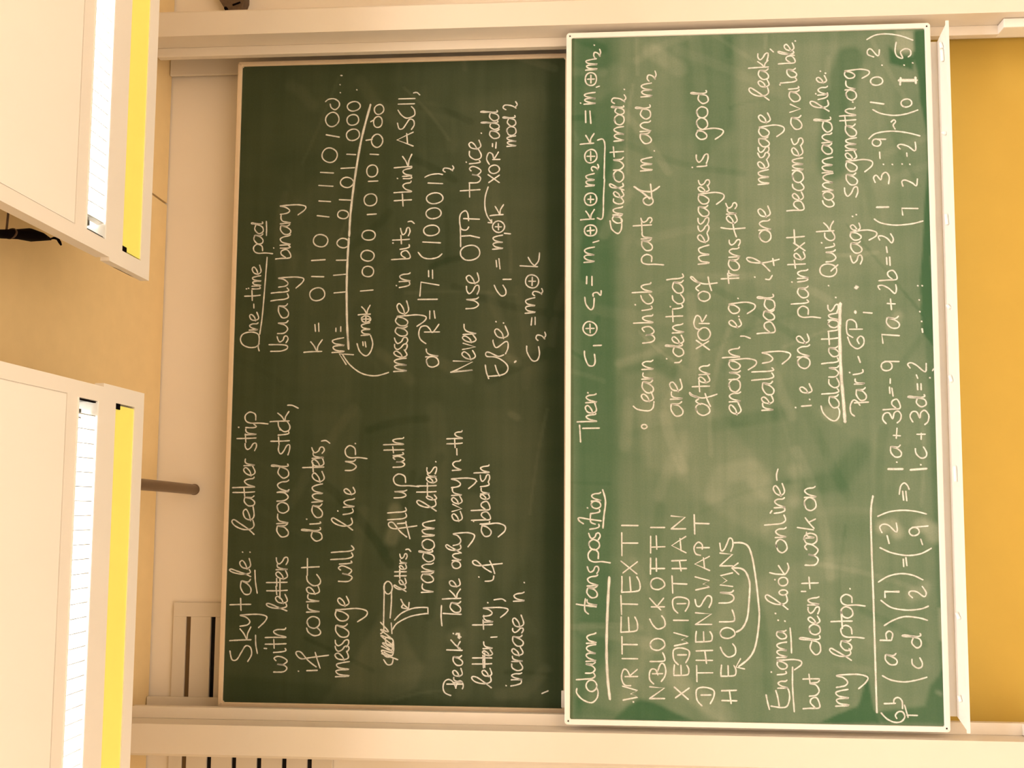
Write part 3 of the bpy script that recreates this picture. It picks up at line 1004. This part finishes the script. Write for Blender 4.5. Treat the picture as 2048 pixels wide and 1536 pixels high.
~*1.2 1078,241 1069,189
@1165 215 18 24
.1231 192
~1266,224 1277,247 1294,248 1300,235 1274,213 1273,204 1296,201
~1340,250 1358,214 1361,166 1351,114 1332,68
#L ( 7 2 : -2 ) ( 0 1 : 5 )
~!611,126 639,129 637,66
~729,122 748,126 754,113 742,86 730,70 758,65
.820 123
.818 93
~851,103 865,104
~882,129 894,139 901,127 892,98 873,74 883,68 909,70
@1071 100 17 21
~*1.9 1166,127 1164,58
~*1.5 1177,62 1152,61
~*1.5 1176,120 1147,123
.1229 105
.1237 71
~1325,134 1291,139 1267,132 1258,110 1284,118 1297,99 1291,80 1272,78 1263,88
#L Then: c1 xor c2 = m1 xor k xor m2 xor k = m1 xor m2.
~-227,1409 -260,1407 -295,1405
~-240,1397 -239,1330
hen|1341|1341|42.3|1.85|-214 -180 -182 -139 -137 -101
.-97 1376
~72,1390 47,1388 15,1374 13,1354 31,1347 59,1350
~94,1354 95,1322
@164 1368 28 28
~164,1384 164,1351
~146,1367 182,1368
~292,1389 263,1384 241,1366 251,1354 288,1351
~295,1355 307,1355 311,1339 299,1325 318,1323
~347,1382 377,1381
~340,1360 377,1360
m|1351|1351|39.8|2|435 498
~517,1356 524,1332
@567 1366 24 25
~551,1366 581,1367
~565,1380 568,1351
k|1351|1351|33.8|1.65|611 654
@697 1366 27 25
~682,1366 711,1366
~697,1377 696,1353
m|1351|1351|34.0|2|751 804
2|1333|1333|15.1|2|815 843
@877 1365 29 25
~858,1365 897,1366
~877,1381 876,1349
k|1353|1353|32.9|1.7|928 972
~1019,1386 1069,1387
~1015,1365 1068,1369
m|1347|1347|44.3|2|1097 1146
~1168,1343 1172,1330
.1102 1407
@1203 1365 29 23
~1186,1365 1220,1365
~1203,1379 1203,1351
m|1341|1341|43.7|2|1242 1290
2|1325|1325|14.5|2|1293 1331
.1348 1351
~619,1339 620,1317 714,1313 783,1309
~782,1311 872,1309 925,1308 948,1317 944,1338
#L cancel out mod 2.
~606,1287 572,1280 553,1256 569,1242 597,1240 618,1243
ancel|1238|1230|39.0|1.5|595 630 630 664 674 701 701 733 733 761
out|1232|1232|39.9|1.4|768 815 817 870 872 915
mod|1232|1227|39.2|1.4|938 999 1007 1049 1049 1088
2|1221|1221|29.7|2|1097 1134
.1156 1228
#L Learn which parts of m1 and m2
@-233 1152 8 11
~-151,1195 -164,1178 -170,1137 -159,1118 -133,1113
earn|1116|1115|43.7|2|-135 -94 -100 -47 -43 -18 -4 34
w|1112|1111|45.0|2|103 170
hıch|1114|1121|42.4|1.85|184 219 231 253 261 303 309 349
.259 1186
parts|1117|1119|41.4|1.8|422 465 479 529 529 559 561 610 595 620
o|1113|1113|39.6|2|669 702
~*1.3 695,1126 719,1153 746,1189
~*1.2 744,1185 730,1165 724,1126 731,1106 745,1087
~699,1118 727,1120 756,1123
m|1117|1117|44.5|2|811 868
.894 1107
and|1121|1120|43.1|1.5|924 974 976 1021 1027 1087
m|1117|1116|42.0|2|1122 1180
2|1098|1098|18.3|2|1188 1231
#L are identical
are|1000|1001|45.8|2|-193 -134 -124 -94 -94 -44
~23,1030 25,1010 34,1003
.39 1062
den|995|994|43.7|1.65|47 100 98 135 143 181
tıcaλ|996|992|42.3|1.6|188 234 236 258 260 301 303 357 360 383
.250 1046
#L Often XOR of messages is good
o|895|895|52.2|2|-188 -142
~-145,929 -132,948 -120,936 -108,967 -97,972 -108,959 -119,925 -114,894 -104,864
~-153,890 -128,902 -101,911
ten|893|891|41.8|1.65|-95 -50 -60 -28 -26 15
~!113,944 74,892
~!79,945 109,895
@138 913 25 25
~156,926 162,946 184,953 212,943 207,928 188,920 214,903
~!181,932 180,892
o|889|888|46.1|2|271 311
~313,933 325,944 342,927 355,952 369,965 370,956 350,936 341,905 345,859
~314,882 342,890 370,895
messag|891|890|41.2|2|422 500 510 550 553 586 583 618 617 664 668 715
es|888|886|41.3|2|717 747 745 773
ı|894|894|39.4|2|823 831
.822 954
s|891|891|45.4|2|838 883
good|894|888|42.8|1.6|937 981 981 1028 1028 1075 1087 1142
#L enough, e.g. transfers
enough|772|773|43.1|1.6|-186 -138 -135 -95 -95 -44 -46 -11 -7 36 42 85
~128,769 128,753 119,731
e|765|765|45.7|2|163 199
.208 775
g|773|773|41.9|2|219 263
.281 777
trans|774|766|42.0|1.7|342 384 373 394 394 446 449 489 496 525
~571,842 565,802 568,746
~532,781 556,789 588,795
ers|777|780|39.1|2|586 626 626 648 648 676
#L really bad if one message leaks,
reaλλy|645|639|43.0|2.0|-169 -141 -144 -109 -109 -53 -49 -20 -16 1 19 64
bad|636|632|43.2|1.6|138 187 191 234 230 295
~358,668 357,652 373,641
.367 710
~390,650 423,682 444,716 446,739 437,739 427,721 425,674 438,613
~413,634 442,638
one|644|646|44.7|2|510 558 558 602 610 656
messag|651|645|40.4|2|746 807 809 849 853 883 876 906 901 943 943 989
e|641|641|42.6|2|1000 1043
leaks|643|645|39.9|2.0|1096 1150 1149 1186 1182 1228 1233 1264 1262 1300
~1311,636 1298,623
#L i.e. one plaintext becomes available.
~-153,535 -150,497
.-158 558
.-126 503
e|494|493|43.9|2|-103 -69
.-65 503
one|499|500|46.7|2|-2 43 43 92 96 135
pλaın|500|500|41.5|1.65|200 247 256 273 280 327 341 363 359 396
.345 564
text|510|511|41.7|1.7|401 434 434 468 472 504 500 558
becomes|513|513|41.8|1.6|635 678 678 713 717 750 752 800 802 853 859 905 905 940
avaı|514|522|42.4|1.7|970 1029 1043 1077 1086 1136 1137 1151
.1159 599
λa|532|534|37.3|1.75|1166 1189 1188 1227
ble|538|541|37.4|1.75|1247 1281 1281 1300 1300 1335
.1342 535
#L Calculations: Quick command line:
~-152,459 -178,452 -203,429 -211,407 -197,392 -172,388 -157,395
aλcuλat|390|386|38.0|1.75|-161 -107 -105 -83 -81 -41 -37 8 16 39 43 85 93 142
ıons|385|385|39.1|2|142 158 160 190 190 220 222 258
.281 394
~*2 -215,368 -141,372 -6,380 176,382
~*2 173,380 222,379 257,376
.329 421
@391 421 27 33
~388,411 413,383
uıck|390|397|37.2|1.85|425 474 478 500 510 548 548 591
.503 445
com|396|396|39.6|2|648 680 678 711 713 787
mand|397|395|39.7|1.8|789 853 865 911 913 954 956 1019
lıne|404|415|37.1|2.0|1044 1089 1087 1121 1112 1149 1161 1193
.1118 457
.1212 437
.1203 417
#L Pari-GP; sage: sagemath.org
~-192,331 -180,344 -151,346 -129,334 -135,319 -150,309
~!-140,330 -137,276
arı|282|294|37.8|2|-132 -80 -66 -45 -33 -8
.-20 346
~20,304 44,312
~122,351 91,339 75,314 91,291 116,289 125,302 111,314 95,307
~120,331 134,351 158,355
~159,355 187,351 191,333 179,318 159,315
~153,343 153,293
.221 319
~220,288 217,254
~*1.6 225,319 218,319
~*2.6 321,315 321,310
sag|289|291|41.4|2|415 457 458 507 511 550
e|292|291|36.4|2|550 581
.609 322
.616 307
s|300|299|49.4|2|687 736
agemath|302|300|41.9|1.55|736 787 792 840 840 877 879 932 936 989 985 1026 1022 1058
.1080 311
org|296|303|39.4|2|1089 1130 1131 1168 1178 1214
'''
write_board(WRITING, 'U', UB, .1572, oU, 7.6)
write_board(WRITING, 'L', LB, .0032, oL, 8.0)

# ---------------------------------------------------------------- light canopies hung before the wall
ZC = 2.90
def canopy(side, label):
    # side -1: runs left from x=-.183 ; +1: runs right from x=.235
    s = side
    xe = -.183 if s < 0 else .235
    far = xe + s*1.98
    t = thing('light_canopy', label, 'light', ((xe+far)/2, -1.1, UP+ZC))
    o = ((xe+far)/2, -1.1, ZC)
    def b(name, m, xa, xb, y0, y1, z0, z1, bev=0.0):
        return box(name, M[m], t, min(xa, xb), max(xa, xb), y0, y1, ZC+z0, ZC+z1, bev=bev, o=o)
    xs = xe+s*.050
    bm = bmesh.new()
    def ab(xa, xb, y0, y1, z0, z1):
        add_box(bm, min(xa, xb)-o[0], max(xa, xb)-o[0], y0-o[1], y1-o[1], z0, z1)
    ab(xe, far, -2.05, -1.015, .004, .045)         # main slab above the inset panel
    ab(xe, xe+s*.045, -2.05, -1.015, 0, .004)
    ab(far-s*.045, far, -2.05, -1.015, 0, .004)
    ab(xe, far, -1.015, -.962, 0, .045)
    ab(xe, xs, -.962, -.853, 0, .045); ab(far-s*.05, far, -.962, -.853, 0, .045)
    ab(xe, far, -.853, -.826, 0, .045)
    mesh_obj('canopy_body', bm, M['canopy'], t)
    b('inset_panel', 'canopy_panel', xe+s*.048, far-s*.048, -2.047, -1.018, .001, .006)
    b('slot_flange', 'flange', xs, far-s*.05, -.962, -.957, -.002, .0615)
    b('slot_flange', 'flange', xs, far-s*.05, -.859, -.853, -.002, .0615)
    bm = bmesh.new()
    ab(xs, far-s*.05, -.9565, -.8595, .062, .066)
    mesh_obj('trough_reflector', bm, M['reflector'], t)
    for xa in (xs, far-s*.052): b('end_plate', 'end_plate', xa, xa+s*.002, -.957, -.859, 0, .062)
    b('end_gap', 'dark', xs+s*.002, xs+s*.006, -.956, -.860, .004, .012)
    bm = bmesh.new()
    tube(bm, [(xs+s*.06-o[0], -.91-o[1], .036), (far-s*.10-o[0], -.91-o[1], .036)], .013, 16)
    mesh_obj('fluorescent_tube', bm, M['lamp'], t, True)
    bm = bmesh.new()
    tube(bm, [(xs+s*.03-o[0], -.91-o[1], .036), (xs+s*.06-o[0], -.91-o[1], .036)], .0145, 16)
    mesh_obj('lamp_holder', bm, M['end_plate'], t, True)
    # cross blades of the louvre, thicker at the top
    me = None; x = xs+s*.048; k = 0
    while abs(far-s*.06-x) > .03 and k < 60:
        if me is None:
            bm = bmesh.new()
            pr = [(-.0015, 0), (.0015, 0), (.006, .02), (-.006, .02)]
            A = [bm.verts.new((px, -.046, pz)) for px, pz in pr]; Bv = [bm.verts.new((px, .046, pz)) for px, pz in pr]
            for i in range(4): bm.faces.new((A[i], A[(i+1) % 4], Bv[(i+1) % 4], Bv[i]))
            bm.faces.new(A[::-1]); bm.faces.new(Bv); bmesh.ops.recalc_face_normals(bm, faces=bm.faces)
            me = bpy.data.meshes.new('louvre_blade'); bm.to_mesh(me); bm.free(); me.materials.append(M['reflector'])
        ob = link(bpy.data.objects.new('louvre_blade', me), t)
        ob.location = (x-o[0], -.91-o[1], .001)
        x += s*.044; k += 1
    # fascia with the yellow strip, a little longer than the body
    xf = xe-s*.0115; ff = far+s*.0115; xy = xe+s*.043
    bm = bmesh.new()
    ab(xf, ff, -.826, -.752, 0, .030); ab(xf, ff, -.634, -.575, 0, .030)
    ab(xf, xy, -.752, -.634, 0, .030); ab(ff-s*.05, ff, -.752, -.634, 0, .030)
    ab(xf, ff, -.752, -.634, .026, .030)
    mesh_obj('fascia', bm, M['canopy'], t)
    b('yellow_strip', 'yellow', xy+s*.006, ff-s*.05, -.752, -.634, .004, .010)
    b('strip_clip', 'dark', xy, xy+s*.019, -.752, -.722, .0015, .006, bev=.0008)
    bm = bmesh.new()
    for xx in (xe+s*.25, far-s*.25):
        for yy in (-1.6, -.84):
            tube(bm, [(xx-o[0], yy-o[1], .045), (xx-o[0], yy-o[1], CE-ZC)], .004, 8)
    mesh_obj('suspension_wire', bm, M['frame'], t, True)
    return t
canopy(-1, 'left cream light canopy with louvred lamp slot and bright yellow strip')
canopy(1, 'right cream light canopy with louvred lamp slot, below the hanging black cable')

# ---------------------------------------------------------------- ventilation grille high on the wall
def grille():
    t = thing('ventilation_grille', 'cream wall grille with dark horizontal slots behind the left post', 'vent', (-1.6, YW, UP+2.9))
    o = (-1.6, YW, 2.9)
    x0, x1 = -2.25, -.978
    yf = YW-.016
    slots = [3.119-.1105*i for i in range(6)]
    top, bot = 3.187, slots[-1]-.10
    h = .021
    box('backing', M['grille_back'], t, x0+.03, x1-.06, YW-.003, YW-.0015, bot+.03, top-.04, o=o)
    zz = [top]
    for s in slots: zz += [s+h/2, s-h/2]
    zz.append(bot)
    for i in range(0, len(zz), 2):
        box('slat', M['post'], t, x0+.03, x1-.061, yf, YW-.004, zz[i+1], zz[i], bev=.0012, o=o)
    box('frame_stile', M['post'], t, x1-.061, x1, yf, YW-.001, bot, top, bev=.0015, o=o)
    box('frame_stile', M['post'], t, x0, x0+.03, yf, YW-.001, bot, top, bev=.0015, o=o)
    box('slot_filler', M['grille_filler'], t, x0+.03, x1-.061, YW-.009, YW-.004, slots[0]-h/2, slots[0]+h/2, o=o)
grille()

# ---------------------------------------------------------------- small fittings
# bracket tube that carries the left canopy off the wall
t = thing('support_tube', 'bronze coloured metal tube sticking out of the wall under the left canopy', 'pipe', (-.484, YW, UP+3.12))
bm = bmesh.new()
tube(bm, [(0, -.001, 0), (0, -.012, 0), (.006, -.25, -.0015), (.012, -.62, -.002), (.018, -1.25, -.002)], [.0215, .0228, .0228, .0228, .0228], 28)
mesh_obj('tube', bm, M['tube'], t, True)
bm = bmesh.new(); tube(bm, [(0, -.0005, 0), (0, -.006, 0)], .0245, 28); mesh_obj('wall_flange', bm, M['tube'], t, True)
bm = bmesh.new(); add_box(bm, .0, .03, -.95, -.91, -.175, -.02); mesh_obj('hanger_bracket', bm, M['tube'], t)

# black cable loom between the canopies
t = thing('cable', 'black cable loom with a tapered sleeve running beside the right canopy', 'cable', (.26, -.95, UP+3.10))
o = Vector((.26, -.95, 3.10))
def rel(P): return [tuple(Vector(p)-o) for p in P]
bm = bmesh.new()
tube(bm, rel([(.10, -1.75, 3.12), (.17, -1.40, 3.11), (.239, -1.06, 3.10), (.262, -.985, 3.10), (.279, -.925, 3.10), (.292, -.865, 3.10), (.297, -.822, 3.10)]),
     [.0125, .0125, .013, .015, .0205, .013, .003], 16)
mesh_obj('sleeve', bm, M['dark'], t, True)
bm = bmesh.new()
tube(bm, rel([(.297, -.826, 3.10), (.306, -.808, 3.099), (.309, -.79, 3.098), (.301, -.778, 3.098), (.294, -.770, 3.098)]), [.002, .004, .005, .005, .003], 10)
mesh_obj('plug_tail', bm, M['dark'], t, True)
bm = bmesh.new()
c = Vector((.255, -1.012, 3.10))
pts = [(c.x+.0165*math.cos(a), c.y+.006*math.cos(a), c.z+.0165*math.sin(a)) for a in [k*math.pi/8 for k in range(17)]]
tube(bm, rel(pts), .0028, 8, False)
tube(bm, rel([(c.x, c.y, c.z+.016), (c.x+.05, c.y-.004, c.z+.010), (c.x+.12, c.y-.008, c.z+.004), (c.x+.17, c.y-.008, c.z+.03), (c.x+.18, c.y-.008, CE-.001)]), .0032, 8)
mesh_obj('strap', bm, M['brown'], t, True)

# mottled brown housing on the wall beyond the right post
t = thing('wall_speaker', 'small mottled brown housing high on the wall right of the right post', 'speaker', (1.78, YW, UP+2.96))
o = (1.78, YW, 2.96)
bm = bmesh.new()
prf = [(1.689, 3.022), (1.689, 2.955), (1.737, 2.938), (1.95, 2.938), (1.95, 3.12), (1.741, 3.055)]
A = [bm.verts.new((x-o[0], .24-o[1], z-o[2])) for x, z in prf]; Bv = [bm.verts.new((x+.01-o[0], -.001, z-o[2])) for x, z in prf]
for i in range(6): bm.faces.new((A[i], A[(i+1) % 6], Bv[(i+1) % 6], Bv[i]))
bm.faces.new(A[::-1]); bm.faces.new(Bv); bmesh.ops.recalc_face_normals(bm, faces=bm.faces)
mesh_obj('housing', bm, M['box'], t)
bm = bmesh.new(); tube(bm, [(1.693-o[0], .228-o[1], 3.018-o[2]), (1.693-o[0], .241-o[1], 3.018-o[2])], .0075, 14); mesh_obj('knob', bm, M['dark'], t, True)
bm = bmesh.new()
for i in range(5):
    tube(bm, [(1.725+.028*i-o[0], .239-o[1], 2.955-o[2]), (1.712+.028*i-o[0], .239-o[1], 2.99-o[2])], .004, 8)
mesh_obj('grille_slots', bm, M['dark'], t, True)
